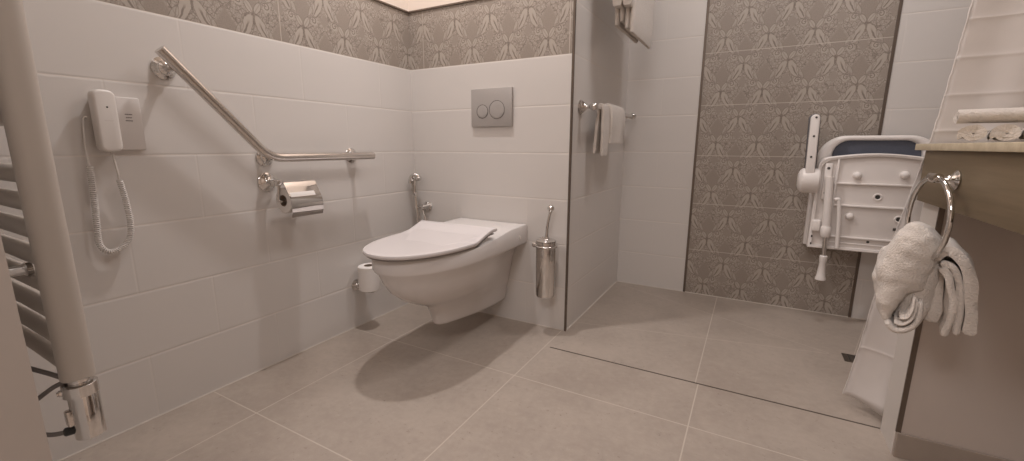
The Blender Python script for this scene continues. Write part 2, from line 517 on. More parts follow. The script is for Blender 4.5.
# lid: D plan, front round, back rises into two small ears
def lid_outline(hw, yf, yb, inset=0):
    L = .33; y0 = yf+L; pts = []
    for i in range(49):
        a = PI*i/48
        pts.append((hw*math.copysign(abs(math.cos(a))**.9, math.cos(a)), y0-L*math.sin(a)**.97))
    for f in (.25,.5,.7,.82,.9,1.0): pts.append((-hw*(1-.03*math.sin(PI*min(1,f*1.1)))-(.006 if f == 1 else 0), y0+(yb-y0)*f))
    pts2 = [(-x, y) for x, y in pts[-6:][::-1]]
    return pts+pts2
def lid_z(y): return .034*sstep(-.43,-.275,y)
def lid_part(zlo, zhi, hw, yf, yb):
    bm = NB()
    O = lid_outline(hw, yf, yb)
    cx, cy = 0, (yf+yb)/2
    def lev(s, z, dome=0):
        return [(TX+cx+(x-cx)*s, cy+(y-cy)*s, z+lid_z(cy+(y-cy)*s)) for x, y in O]
    rs = [lev(.985, zlo), lev(1.0, zlo+.004), lev(1.0, zhi-.005), lev(.992, zhi-.001), lev(.97, zhi)]
    for s in (.88,.75,.6,.45,.3,.15,.05): rs.append(lev(s, zhi+.002*(1-s)))
    rings(bm, rs)
    return bm
put('lid', lid_part(.4615,.4755,.189,-.750,-.285), LID, t, True, angle=50)
put('seat_ring', lid_part(.4535,.461,.184,-.741,-.30), GAP, t, True, angle=50)
for s in (-1, 1):
    bm = NB(); lathe(bm, (TX+s*.078-.02,-.272,.478), (1,0,0), [(0,.0),(0,.011),(.002,.013),(.038,.013),(.04,.011),(.04,0)], 16); put('hinge', bm, CHR, t)
bm = NB(); lathe(bm, (.664,-.075,.43), (1,0,0), [(0,.008),(.0025,.008),(.004,.005)], 16); put('fixing_cap', bm, PLAST, t)

# ------------------------------------------------------------------ flush plate
t = thing('flush_plate', 'square satin grey flush plate with two round buttons above the toilet', 'flush plate', (.478,0,1.0))
bm = NB(); box(bm, (.371,-.014,.917), (.586,-.0005,1.086), .003); put('plate', bm, SATIN, t)
for cx, cz, r in ((.433,.985,.031),(.510,.991,.041)):
    bm = NB(); lathe(bm, (cx,-.0135,cz), (0,-1,0), [(0,r),(.0014,r),(.002,r-.001),(.002,r-.0022),(.0006,r-.0025)], 40, False)
    ring_bm = bm
    b2 = NB(); lathe(b2, (cx,-.0135,cz), (0,-1,0), [(0,r-.003),(.0015,r-.003),(.0022,r-.005),(.0026,r*.5),(.0028,0)], 40, False)
    o = put('button', b2, SATIN, t); put('button_rim', ring_bm, GROOVE, o)

# ------------------------------------------------------------------ bidet spray
t = thing('bidet_spray', 'chrome hand bidet spray on its wall valve in the corner behind the toilet', 'bidet spray', (.076,0,.52))
bm = NB(); lathe(bm, (.082,-.0005,.52), (0,-1,0), [(0,.026),(.004,.026),(.009,.02),(.012,.015),(.04,.015),(.044,.011)], 20); put('wall_valve', bm, CHR, t)
bm = NB(); tube(bm, [(.09,-.045,.522),(.118,-.05,.532),(.15,-.055,.538)], [.006,.005,.0062], 10); put('valve_lever', bm, PLAST, t)
bm = NB(); tube(bm, smooth_path([(.040,-.045,.665),(.036,-.045,.60),(.045,-.045,.52),(.052,-.045,.47)]), [.013]*10+[.0105]*15, 12); put('spray_handle', bm, CHR, t)
bm = NB(); tube(bm, smooth_path([(.062,-.04,.672),(.045,-.045,.682),(.026,-.052,.672),(.018,-.056,.640)]), 0.0125, 14); ball(bm, (.06,-.04,.668), .0155); put('spray_head', bm, CHR, t)
bm = NB(); tube(bm, [(.036,-.062,.655),(.037,-.066,.61),(.043,-.060,.58)], .0035, 8); put('trigger', bm, CHR, t)
bm = NB(); torus(bm, (.047,-.045,.515), .013, .004, (1,0,0), (0,1,0), seg=20, s2=8); tube(bm, [(.06,-.045,.516),(.08,-.035,.52)], .005, 8); put('holder', bm, CHR, t)
bm = NB(); tube(bm, smooth_path([(.052,-.045,.47),(.058,-.05,.40),(.09,-.06,.34),(.12,-.06,.36),(.11,-.05,.44),(.085,-.045,.505)]), .0055, 10); put('hose', bm, STEEL, t)

# ------------------------------------------------------------------ toilet brush
t = thing('toilet_brush_holder', 'chrome toilet brush in a wall-mounted canister right of the toilet', 'toilet brush', (.79,-.062,.17))
BX, BY = .79, -.067
bm = NB(); lathe(bm, (BX,BY,.177), (0,0,1), [(0,.034),(.002,.040),(.008,.043),(.24,.043),(.246,.042),(.246,.037)], 32); put('canister', bm, CHR, t)
bm = NB(); torus(bm, (BX,BY,.405), .046, .005, (1,0,0), (0,1,0), seg=32, s2=10); put('holder_ring', bm, CHR, t)
bm = NB(); lathe(bm, (BX-.045,-.0005,.408), (0,-1,0), [(0,.022),(.004,.022),(.008,.014),(.02,.010),(.05,.009)], 18)
tube(bm, [(BX-.045,-.045,.408),(BX-.03,-.052,.406)], .007, 10); put('wall_mount', bm, CHR, t)
bm = NB(); lathe(bm, (BX-.035,BY-.004,.408), (-1,0,-.15), [(0,.006),(.012,.006),(.013,.010),(.02,.012),(.027,.010),(.03,0)], 14); put('knob', bm, CHR, t)
bm = NB(); lathe(bm, (BX,BY,.424), (0,0,1), [(0,.044),(.006,.044),(.010,.037),(.014,.014),(.022,.011)], 28); put('lid', bm, CHR, t)
bm = NB(); tube(bm, [(BX,BY,.43),(BX+.004,BY+.003,.50),(BX+.011,BY+.01,.55)], [.0075,.0065,.006], 12); put('brush_handle', bm, CHR, t)
bm = NB(); lathe(bm, (BX+.011,BY+.01,.548), (.1,.1,1), [(0,.0075),(.004,.009),(.008,.0075),(.012,.012),(.019,.016),(.027,.0145),(.034,.008),(.036,0)], 18); put('finial', bm, CHR, t)

# ------------------------------------------------------------------ angled grab bar
t = thing('grab_bar', 'angled stainless steel grab bar on the white tiled left wall', 'grab bar', (0,-.80,.79))
BR = .0155
A = Vector((.07,-1.10,1.092)); Bp = Vector((.07,-.815,.786)); Cc = Vector((.07,-.345,.786))
bend = []
d1 = (A-Bp).normalized(); d2 = (Cc-Bp).normalized()
for i in range(9):
    u = i/8; p0 = Bp+d1*.05; p2 = Bp+d2*.05
    bend.append(p0*(1-u)**2 + Bp*2*u*(1-u) + p2*u*u)
bm = NB(); tube(bm, [A]+bend+[Cc], BR, 20); put('bar', bm, STEEL, t)
for (fy, fz) in ((-1.068,1.050),(-.793,.787),(-.406,.787)):
    bm = NB(); lathe(bm, (.0005,fy,fz), (1,0,0), [(0,.031),(.004,.032),(.007,.029),(.010,.021),(.013,.019),(.017,.0185),(.022,.011),(.06,.0105)], 28); put('wall_mount', bm, CHR, t)

# ------------------------------------------------------------------ toilet paper holder with cover
t = thing('toilet_paper_holder', 'chrome covered toilet paper holder below the bend of the grab bar', 'toilet paper holder', (0,-.79,.70))
bm = NB(); lathe(bm, (.0005,-.794,.698), (1,0,0), [(0,.033),(.003,.034),(.006,.031),(.008,.026),(.011,.027),(.014,.022),(.018,.014),(.026,.009),(.034,.012),(.040,.014),(.046,.010),(.055,.008),(.062,.012),(.07,.013),(.078,.010),(.082,0)], 24); put('wall_mount', bm, CHR, t)
RC = Vector((.066,0,.632)); R0 = .052
bm = NB(); tube(bm, smooth_path([(.072,-.794,.694),(.070,-.795,.672),(.067,-.797,.64),(.067,-.79,.632),(.067,-.77,.632)],4), .0055, 10); put('arm', bm, CHR, t)
bm = NB(); tube(bm, [(.067,-.775,.632),(.067,-.66,.632)], .006, 10); put('roll_bar', bm, CHR, t)
def paper_roll(bm, c, d, L, ro, ri):
    lathe(bm, c, d, [(0,ri),(0,ro-.003),(.003,ro),(L-.003,ro),(L,ro-.003),(L,ri),(0,ri)], 36, False)
bm = NB(); prof = []
outer = [(.066,.7005),(.074,.701),(.079,.698),(.090,.679),(.101,.660),(.1075,.649),(.1125,.639),(.1155,.627),(.117,.612),(.1165,.598),(.114,.585),(.110,.574)]
inner = []
for i, (px, pz) in enumerate(outer):
    q = outer[min(i+1,len(outer)-1)]; p = outer[max(i-1,0)]
    dx, dz = q[0]-p[0], q[1]-p[1]; L = math.hypot(dx, dz)
    inner.append((px+dz/L*.0022, pz-dx/L*.0022))
strip = outer+inner[::-1]
rs = [[(x, y, z) for x, z in strip] for y in (-.781,-.652)]
n_o = len(outer)
R_ = [[bm.verts.new(p) for p in r] for r in rs]; N = len(strip)
for j in range(N): bm.faces.new((R_[0][j], R_[0][(j+1)%N], R_[1][(j+1)%N], R_[1][j]))
for r in R_:
    for j in range(n_o-1): bm.faces.new((r[j], r[j+1], r[N-2-j], r[N-1-j]))
put('cover', bm, CHR, t, True, angle=60)
r1 = thing('toilet_paper_roll', 'toilet paper roll under the chrome cover of the holder by the grab bar', 'toilet paper', (.066,-.77,.58))
bm = NB(); paper_roll(bm, (RC.x-.002,-.778,RC.z), (0,1,0), .105, .047, .021); put('paper', bm, PAPER, r1)
bm = NB(); lathe(bm, (RC.x-.002,-.7785,RC.z), (0,1,0), [(0,.021),(.101,.021),(.101,.0195),(0,.0195),(0,.021)], 24, False); put('cardboard_core', bm, CORE, r1)

# spare roll on an upright holder
t = thing('spare_roll_holder', 'low chrome spare paper roll holder on left wall beside the toilet', 'spare roll holder', (0,-.42,.19))
bm = NB(); lathe(bm, (.0005,-.425,.203), (1,0,0), [(0,.026),(.004,.026),(.008,.018),(.012,.011),(.02,.008)], 20); put('wall_mount', bm, CHR, t)
bm = NB(); tube(bm, smooth_path([(.015,-.425,.203),(.03,-.42,.195),(.05,-.41,.180),(.068,-.405,.178)],4), .006, 10); lathe(bm, (.068,-.405,.176), (0,0,1), [(0,.024),(.006,.024),(.008,.02)], 22); put('arm', bm, CHR, t)
bm = NB(); tube(bm, [(.068,-.405,.18),(.068,-.405,.29)], .006, 10); put('post', bm, CHR, t)
r2 = thing('toilet_paper_roll', 'spare toilet paper roll standing upright beside the toilet bowl', 'toilet paper', (.068,-.405,.185))
bm = NB(); paper_roll(bm, (.068,-.405,.186), (0,0,1), .112, .048, .021); put('paper', bm, PAPER, r2)
bm = NB(); lathe(bm, (.068,-.405,.1865), (0,0,1), [(0,.021),(.1125,.021),(.1125,.0195),(0,.0195),(0,.021)], 24, False); put('cardboard_core', bm, CORE, r2)

# ------------------------------------------------------------------ emergency phone / shower handset on the left wall
t = thing('wall_handset', 'white wall handset with coiled cord, mounted beside the towel radiator', 'handset', (0,-1.21,.89))
bm = NB(); box(bm, (.0005,-1.243,.815), (.016,-1.143,.958), .004); put('back_plate', bm, PLATE, t)
def rbox_yz(y0, y1, z0, z1, r, n=6):
    return arc(y1-r,z1-r,r,r,0,90,n)+arc(y0+r,z1-r,r,r,90,180,n)+arc(y0+r,z0+r,r,r,180,270,n)+arc(y1-r,z0+r,r,r,270,360,n)
bm = NB(); prism(bm, rbox_yz(-1.2555,-1.2085,.811,.970,.016), 0, .017, .054, .006, 3); h = put('handset', bm, PLAST, t)
bm = NB(); lathe(bm, (.0535,-1.230,.926), (1,0,0), [(0,.0022),(.001,.0022)], 10); put('indicator', bm, DARK, h)
bm = NB(); box(bm, (.0535,-1.239,.891), (.0543,-1.221,.8922)); put('slot', bm, PLATE, h)
bm = NB()
for (zz, y0, y1) in ((.912,-1.1815,-1.165),(.9035,-1.180,-1.167),(.895,-1.1815,-1.166)):
    yy = y0
    while yy < y1:
        w = random.uniform(.0012,.0028); box(bm, (.0158,yy,zz-.0014), (.0164,min(yy+w,y1),zz+.0014)); yy += w+.0007
put('small_print', bm, INK, t, False)
# coiled cord
def coil(path, r, pitch, wire):
    P = smooth_path(path, 24); bm = NB()
    acc = [0]
    for i in range(1, len(P)): acc.append(acc[-1]+(P[i]-P[i-1]).length)
    L = acc[-1]; n = int(L/pitch*9); pts = []; j = 0
    for i in range(n+1):
        s = L*i/n
        while j < len(acc)-2 and acc[j+1] < s: j += 1
        f = (s-acc[j])/max(1e-9, acc[j+1]-acc[j]); c = P[j].lerp(P[j+1], f); d = (P[j+1]-P[j]).normalized()
        a = Vector((1,0,0)); b = d.cross(a).normalized(); th = 2*PI*s/pitch
        pts.append(c + a*math.cos(th)*r + b*math.sin(th)*r)
    tube(bm, pts, wire, 5)
    return bm
bm = coil([(.020,-1.275,.775),(.018,-1.277,.69),(.017,-1.281,.62),(.017,-1.283,.566),(.018,-1.268,.541),(.02,-1.243,.545),(.021,-1.220,.567),(.022,-1.211,.61),(.024,-1.214,.68),(.027,-1.221,.735)], .0062, .0052, .0018)
tube(bm, smooth_path([(.019,-1.262,.90),(.010,-1.268,.892),(.014,-1.274,.83),(.020,-1.2755,.776)]), .0022, 8)
tube(bm, smooth_path([(.027,-1.222,.736),(.033,-1.224,.755),(.036,-1.228,.79),(.038,-1.231,.818)]), .0026, 8)
put('coiled_cord', bm, PLAST, t)
bm = NB(); lathe(bm, (.038,-1.231,.806), (0,0,1), [(0,.004),(.012,.0055)], 10); put('cord_plug', bm, PLATE, t)

# ------------------------------------------------------------------ towel radiator
RX, RY = .478, -1.484
t = thing('towel_radiator', 'beige ladder towel radiator with chrome heating element at the left edge', 'radiator', (.28,RY,.42))
def post(xc, z0, z1):
    bm = NB()
    O = [(xc+.022*math.copysign(abs(math.cos(2*PI*i/28))**.8, math.cos(2*PI*i/28)), RY+.024*math.copysign(abs(math.sin(2*PI*i/28))**.8, math.sin(2*PI*i/28))) for i in range(28)]
    rings(bm, [[(x, y, z) for x, y in O] for z in (z0, z1)])
    return bm
put('post', post(RX, .405, 1.62), RAD, t); put('post', post(.085, .405, 1.62), RAD, t)
zz = .425; nb = 0
while zz < 1.60:
    if not (nb % 9 == 8):
        bm = NB(); tube(bm, [(RX-.012,RY,zz),(.28,RY+.002,zz),(.097,RY,zz)], .0168, 18); put('rung', bm, RAD, t)
    nb += 1; zz += .0505
for (bx, bz) in ((.37,.600),(.16,.600),(.37,1.45),(.16,1.45)):
    bm = NB(); lathe(bm, (bx,YD+.0005,bz), (0,1,0), [(0,.016),(.006,.016),(.008,.010),(.078,.010),(.082,.013),(.09,.012)], 14); put('wall_bracket', bm, CHR, t)
bm = NB(); lathe(bm, (RX+.001,RY+.002,.283), (0,0,1), [(0,.017),(.002,.0222),(.085,.0222),(.090,.019)], 32); e = put('heating_element', bm, CHR, t); e['label'] = 'chrome electric heating element'
bm = NB(); lathe(bm, (RX,RY,.390), (0,0,1), [(0,.016),(.015,.016)], 20); put('neck', bm, CHR, e)
bm = NB(); lathe(bm, (RX,RY,.370), (0,0,1), [(0,.022),(.001,.0255),(.022,.0255),(.024,.022),(.024,.017)], 28); put('collar', bm, CHR, e)
bm = NB(); lathe(bm, (RX-.004,RY-.022,.381), (-.2,-1,0), [(0,.006),(.006,.006),(.007,.004),(.009,.004)], 10); put('set_screw', bm, CHR, e)
bm = NB(); box(bm, (RX-.008,RY-.027,.315), (RX+.008,RY-.016,.346), .003); put('control_panel', bm, STEEL, e)
bm = NB(); lathe(bm, (RX-.004,RY-.018,.303), (-.35,-1,0), [(0,.008),(.012,.008),(.014,.006)], 10); put('cable_gland', bm, BLACK, e)
for P in ([(RX-.015,RY-.012,.400),(.43,RY-.028,.412),(.36,-1.540,.425),(.30,-1.565,.43)], [(RX-.012,RY-.016,.398),(.445,RY-.030,.385),(.40,-1.542,.345),(.35,-1.565,.30)], [(RX-.006,RY-.026,.303),(.45,-1.528,.300),(.40,-1.55,.300),(.34,-1.568,.295)]):
    bm = NB(); tube(bm, smooth_path(P,6), .0042, 10); put('cable', bm, HOSE, e)

# ------------------------------------------------------------------ towel rails in the shower
def cloth_fold(bm, path, y0, y1, th, wav=0.0, seed=0, ny=14, taper=0.0):
    """thick cloth strip: path of (x,z) points, spanning y0..y1, rounded thickness th"""
    P = smooth_path([(x, 0, z) for x, z in path], 6)
    n = len(P); top = []; bot = []
    rows = []
    for i, p in enumerate(P):
        q = P[min(i+1,n-1)]-P[max(i-1,0)]; L = math.hypot(q.x, q.z); nx, nz = q.z/L, -q.x/L
        s = i/(n-1); row = []
        M = ny
        prof = []
        for k in range(M+1):
            prof.append((k/M, .5))
        prof += [(1+.02, .25), (1+.026, 0), (1+.02, -.25)]
        for k in range(M, -1, -1): prof.append((k/M, -.5))
        prof += [(-.02, -.25), (-.026, 0), (-.02, .25)]
        e = min(1.0, 8*min(s, 1-s)+.72)
        for (f, h) in prof:
            yy = y0+(y1-y0)*f + taper*(f-.5)*(s-.5)
            w = wav*noise.noise(Vector((yy*11+seed, p.z*9, seed*1.7)))*abs(2*s-1)
            row.append((p.x+nx*(h*th*e)+w, yy + wav*.6*noise.noise(Vector((p.z*13, seed+3.1, f*2))), p.z+nz*(h*th*e)))
        rows.append(row)
    rings(bm, rows)

t = thing('towel_rail', 'chrome towel rail on the left shower wall holding two hand towels', 'towel rail', (W1,.1,1.0))
for yy in (.095, .775):
    bm = NB(); lathe(bm, (W1+.0005,yy,.997), (1,0,0), [(0,.030),(.003,.031),(.006,.028),(.009,.023),(.012,.024),(.02,.017),(.030,.010),(.038,.008),(.045,.011),(.052,.0155),(.062,.017),(.071,.0155),(.078,.008),(.08,0)], 24); put('wall_mount', bm, CHR, t)
bm = NB(); tube(bm, [(W1+.062,.095,.997),(W1+.062,.775,.997)], .0078, 14); put('rail', bm, CHR, t)
XRl = W1+.062
bm = NB(); cloth_fold(bm, [(XRl+.020,.845),(XRl+.022,.92),(XRl+.018,.985),(XRl+.008,1.014),(XRl-.006,1.014),(XRl-.017,.985),(XRl-.020,.92),(XRl-.020,.862)], .285, .50, .018, .012, 1)
o = put('hand_towel', bm, TOWEL); tag(o, 'white hand towel hanging nearer the end of the shower wall rail', 'towel', 'hand towels on the shower rail')
bm = NB(); cloth_fold(bm, [(XRl+.013,.79),(XRl+.012,.88),(XRl+.010,.97),(XRl+.005,1.0085),(XRl-.005,1.0085),(XRl-.011,.97),(XRl-.018,.88),(XRl-.022,.80)], .185, .27, .012, .010, 9)
o = put('hand_towel', bm, TOWEL); tag(o, 'white hand towel hanging longer, on the wall side of its neighbour', 'towel', 'hand towels on the shower rail')

t = thing('towel_rail', 'upper towel rail on the left shower wall, mostly above the picture, with bath towels', 'towel rail', (W1,.24,1.66))
for yy in (.15, .80):
    bm = NB(); lathe(bm, (W1+.0005,yy,1.66), (1,0,0), [(0,.030),(.003,.031),(.006,.028),(.02,.017),(.030,.010),(.055,.0155),(.085,.012),(.12,.010),(.128,.017),(.144,.017),(.152,.008),(.154,0)], 24); put('wall_mount', bm, CHR, t)
bm = NB(); tube(bm, [(W1+.135,.15,1.66),(W1+.135,.80,1.66)], .0078, 14); put('rail', bm, CHR, t)
XU = W1+.135
bm = NB()
for (r_, zo, zi, tp, sd) in ((.033,1.312,1.345,1.706,1),(.0115,1.33,1.36,1.682,4)):
    cloth_fold(bm, [(XU+r_,zo),(XU+r_+.001,zo+.12),(XU+r_,1.62),(XU+r_*.6,tp-.007),(XU,tp),(XU-r_*.6,tp-.007),(XU-r_,1.62),(XU-r_-.001,zi+.12),(XU-r_,zi)], .235, .60, .0195, .004, sd)
o = put('bath_towel', bm, TOWEL); tag(o, 'large white bath towel hanging in folds high on the shower wall', 'towel', 'towels on the upper rail')
bm = NB(); cloth_fold(bm, [(XU+.021,1.408),(XU+.022,1.50),(XU+.021,1.63),(XU+.012,1.688),(XU,1.69),(XU-.012,1.688),(XU-.021,1.63),(XU-.022,1.50),(XU-.021,1.41)], .185, .228, .040, .002, 4)
o = put('hand_towel', bm, TOWEL); tag(o, 'small white towel hung in front of the big bath towel, cut by the top edge', 'towel', 'towels on the upper rail')

# ------------------------------------------------------------------ fold-up shower seat
t = thing('shower_chair', 'white fold-up shower seat with dark blue backrest pad, folded against patterned tiles', 'shower seat', (2.0,SD,.36))
# backrest hoop: rounded frame standing off the wall
def hoop(x0, x1, z0, z1, r, n=8): return [(x0,z0)]+arc(x0+r,z1-r,r,r,180,90,n)+arc(x1-r,z1-r,r,r,90,0,n)+[(x1,z0)]
Ho = hoop(1.803,2.235,.60,.884,.105); Hi = hoop(1.862,2.176,.60,.862,.062)
bm = NB()
def strip_frame(bm, O, I, y0, y1):
    rs = []
    for o_, i_ in zip(O, I):
        ox, oz = o_; ix, iz = i_
        mx, mz = (ox+ix)/2, (oz+iz)/2
        ring = []
        for k in range(12):
            a = 2*PI*k/12; c_, s_ = math.cos(a), math.sin(a)
            c_ = math.copysign(abs(c_)**.7, c_); s_ = math.copysign(abs(s_)**.7, s_)
            ring.append((mx+(ox-mx)*c_, (y0+y1)/2+(y1-y0)/2*s_, mz+(oz-mz)*c_))
        rs.append(ring)
    rings(bm, rs)
strip_frame(bm, Ho, Hi, .752, .80)
put('backrest_frame', bm, PLAST2, t, True, angle=60)
bm = NB(); prism(bm, hoop(1.860,2.178,.62,.866,.066), 1, .775, .812, .006, 3); put('backrest_pad', bm, NAVY, t)
# wall plate
bm = NB(); box(bm, (1.80,.815,.355), (2.235,SD-.0005,.72), .004); put('wall_plate', bm, PLAST2, t)
# seat panel (we look at its underside): outer tray + raised rim + ribs
def rrect(x0, x1, z0, z1, rt, rb, n=8):
    return [(x0+rb,z0)] + [(x1-rb,z0)] + arc(x1-rb,z0+rb,rb,rb,270,360,3)[1:] + arc(x1-rt,z1-rt,rt,rt,0,90,n) + arc(x0+rt,z1-rt,rt,rt,90,180,n) + arc(x0+rb,z0+rb,rb,rb,180,270,3)
def panel_outline(d=0):
    # slightly arched top edge
    x0, x1, z0 = 1.806+d, 2.236-d, .366+d
    pts = [(x0,z0),(x1,z0),(x1,.735-d)] + arc(x1-.045,.742-d,.045,.047,0,85,6)
    for i in range(9):
        f = i/8; pts.append((x1-.05+(x0-x1+.10)*f, .790-d+.016*math.sin(PI*f)))
    pts += arc(x0+.045,.742-d,.045,.047,95,180,6) + [(x0,.735-d)]
    return pts
bm = NB(); prism(bm, panel_outline(.006), 1, .704, .740, .004, 2); sp = put('seat_panel', bm, PLAST2, t)
O = panel_outline(0); I = panel_outline(.013)
bm = NB()
rs = []
for o_, i_ in zip(O, I): rs.append([(o_[0],.745,o_[1]),(o_[0],.690,o_[1]),((o_[0]*.7+i_[0]*.3),.687,(o_[1]*.7+i_[1]*.3)),(i_[0],.690,i_[1]),(i_[0],.709,i_[1]),(i_[0],.745,i_[1])])
rs.append(rs[0]); rings(bm, rs, True, False, False); put('panel_rim', bm, PLAST2, sp)
for (z, hgt, y) in ((.671,.008,.692),(.571,.008,.692),(.426,.008,.692),(.398,.005,.697)):
    bm = NB(); box(bm, (1.862,y,z-hgt/2), (2.222,.706,z+hgt/2), .002); put('rib', bm, PLAST2, sp)
for x in (1.880,):
    bm = NB(); box(bm, (x-.004,.690,.375), (x+.004,.706,.79), .002); put('rib', bm, PLAST2, sp)
for (x, z) in ((1.954,.708),(2.116,.716),(1.949,.524)):
    bm = NB(); lathe(bm, (x,.707,z), (0,-1,0), [(0,.017),(.010,.016),(.02,.0135),(.024,.009),(.026,0)], 20); put('boss', bm, PLAST2, sp)
for (x, z, r) in ((2.038,.616,.009),(2.122,.523,.009)):
    bm = NB(); torus(bm, (x,.703,z), r+.004, .004, (1,0,0), (0,0,1), seg=24, s2=8); put('hole_collar', bm, PLAST2, sp)
    bm = NB(); lathe(bm, (x,.706,z), (0,-1,0), [(0,r),(.004,r)], 18); put('hole', bm, DARK, sp)
bm = NB(); box(bm, (2.108,.700,.472), (2.142,.706,.484), .002); put('slot', bm, DARK, sp)
for (x, z) in ((2.03,.412),(1.816,.420),(1.815,.386)):
    bm = NB(); lathe(bm, (x,.6915 if x < 1.9 else .706,z), (0,-1,0), [(0,.0055),(.003,.0055)], 12); put('hole', bm, DARK, sp)
# hinge plate with screws and pivot at lower left
bm = NB(); box(bm, (1.832,.684,.595), (1.860,.706,.76), .004); hp = put('hinge_plate', bm, PLAST2, t)
for z in (.738,.675,.625):
    bm = NB(); lathe(bm, (1.845,.685,z), (0,-1,0), [(0,.006),(.002,.006)], 12); put('screw', bm, DARK, hp)
bm = NB(); box(bm, (1.812,.675,.445), (1.845,.71,.50), .008, 3); put('pivot_block', bm, PLAST2, t)
# arm, folded upright, with round hub
bm = NB()
def capsule(xa, za, xb, zb, r, n=8):
    a = math.degrees(math.atan2(zb-za, xb-xa))
    return arc(xb,zb,r,r,a-90,a+90,n)+arc(xa,za,r,r,a+90,a+270,n)
prism(bm, capsule(1.775,.68,1.768,.958,.0175), 1, .655, .688, .005, 3); ar = put('armrest', bm, PLAST2, t)
bm = NB(); prism(bm, capsule(1.778,.72,1.769,.958,.0225), 1, .69, .725, .006, 3); put('arm_pad', bm, PADG, ar)
for z in (.962,.88,.788):
    bm = NB(); lathe(bm, (1.770,.656,z), (0,-1,0), [(0,.0045),(.0025,.0045)], 10); put('screw', bm, DARK, ar)
bm = NB(); lathe(bm, (1.733,.70,.679), (1,0,0), [(0,.030),(.006,.046),(.016,.056),(.05,.058),(.078,.056),(.084,.05)], 32); put('arm_hub', bm, PLAST2, ar)
# support leg hanging down
lg = NB(); tube(lg, [(1.852,.672,.70),(1.866,.668,.44)], .0165, 16); leg = put('leg', lg, PLAST2, t)
bm = NB(); lathe(bm, (1.864,.668,.475), (.04,0,-1), [(0,.017),(.004,.02),(.04,.02),(.05,.015)], 18); put('leg_sleeve', bm, PLAST2, leg)
bm = NB(); tube(bm, [(1.867,.667,.43),(1.871,.666,.33)], .0095, 12); put('leg_extension', bm, CHR, leg)
bm = NB(); lathe(bm, (1.871,.666,.338), (0,0,-1), [(0,.012),(.004,.0155),(.03,.0145),(.034,.0125),(.09,.017),(.10,.0185),(.11,.0215),(.116,.0215),(.118,.018)], 20); put('leg_foot', bm, PLAST2, leg)
bm = NB(); tube(bm, smooth_path([(1.882,.675,.598),(1.895,.675,.60),(1.900,.675,.585),(1.910,.675,.49),(1.917,.675,.376)],5), .0085, 12); put('link_rod', bm, PLAST2, t)

# ------------------------------------------------------------------ shower curtain
def edge_x(z):
    return 1.868 + .108*z + .012*math.sin(z*9)*.3
bm = NB()
cols = 90; zt = 2.30
CREASE = [.212] + [.876+.0935*k for k in range(12)]
def cur(f, z):
    L = edge_x(z); R = 2.98
    x = L+(R-L)*f
    amp = .005+.005*sstep(1.5,.1,z)
    w = math.sin(f*2*PI*5.3+.6)*amp*sstep(.03,.14,f) + math.sin(f*2*PI*2.1+2.0)*.006*sstep(.03,.14,f)
    y = -.124 + w + (.034*(1-sstep(.0,.085,f)) - .030*math.exp(-((f-.095)/.035)**2))*sstep(1.0,.1,z)
    # pressed-in creases from the packing folds
    for zc in CREASE:
        d = z-zc-.010*(f-.05)
        if abs(d) < .03: y += -.0030*math.exp(-abs(d)/.0045)*(1-.6*f)
    return Vector((x, y + .003*noise.noise(Vector((f*9, z*3, 0))), z))
zb = lambda f: .040 - .016*sstep(0,.1,f)
zs = set(.055+(zt-.055)*i/110 for i in range(111))
for zc in CREASE:
    for d in (-.016,-.009,-.005,-.0025,0,.0025,.005,.009,.016): zs.add(zc+d)
zs = sorted(zs)
rows = [[cur(j/cols, zb(j/cols)) for j in range(cols+1)]] + [[cur(j/cols, z) for j in range(cols+1)] for z in zs]
R_ = [[bm.verts.new(p) for p in r] for r in rows]
for i in range(len(R_)-1):
    for j in range(cols): bm.faces.new((R_[i][j], R_[i][j+1], R_[i+1][j+1], R_[i+1][j]))
ct = thing('shower_curtain', 'white shower curtain with pressed creases hanging behind the wooden counter', 'curtain', (2.4,-.118,.04))
o = put('curtain_cloth', bm, CURT, ct, True, angle=180)
md = o.modifiers.new('thick', 'SOLIDIFY'); md.thickness = .0016; md.offset = 0
bm = NB()   # stitched hem along the free edge
pts = [cur(0, zb(0)+(zt-zb(0))*i/160) for i in range(161)]
tube(bm, [p+Vector((random.uniform(-.0008,.0008),random.uniform(-.0006,.0006),0)) for p in pts], .0018, 6); put('stitched_hem', bm, CURT, ct)
rl = thing('curtain_rail', 'curtain rail at the ceiling above the picture, carrying the shower curtain', 'curtain rail', (2.0,-.118,2.3))
bm = NB(); tube(bm, [(W1,-.118,2.31),(XR,-.118,2.31)], .0095, 12); put('rail', bm, CHR, rl)

# ------------------------------------------------------------------ vanity counter
v = thing('vanity_counter', 'wooden vanity counter on the half wall at the right edge', 'counter', (2.45,-.5,.69))
bm = NB(); box(bm, (1.928,-.88,.8245), (XR-.002,-.146,.8415), .0015); put('worktop', bm, WOODT, v)
bm = NB(); box(bm, (1.938,-.85,.693), (1.954,-.198,.824), .001); box(bm, (1.954,-.85,.693), (XR-.002,-.834,.824), .001); put('apron', bm, WOODA, v)

# towel ring
t = thing('towel_ring', 'chrome towel ring on the counter apron, bunched towel hanging through it', 'towel ring', (1.938,-.39,.76))
bm = NB(); lathe(bm, (1.9375,-.438,.762), (-1,0,0), [(0,.021),(.003,.022),(.006,.018),(.010,.012),(.018,.0085),(.036,.0075)], 20); tube(bm, [(1.9025,-.438,.762),(1.898,-.436,.764),(1.8985,-.424,.767),(1.9,-.462,.767)], [.0085,.0095,.010,.0095], 14); put('wall_mount', bm, CHR, t)
bm = NB(); torus(bm, (1.8995,-.443,.673), .0955, .0052, (-.10,.995,0), (0,0,1), seg=64, s2=12); put('ring', bm, CHR, t)

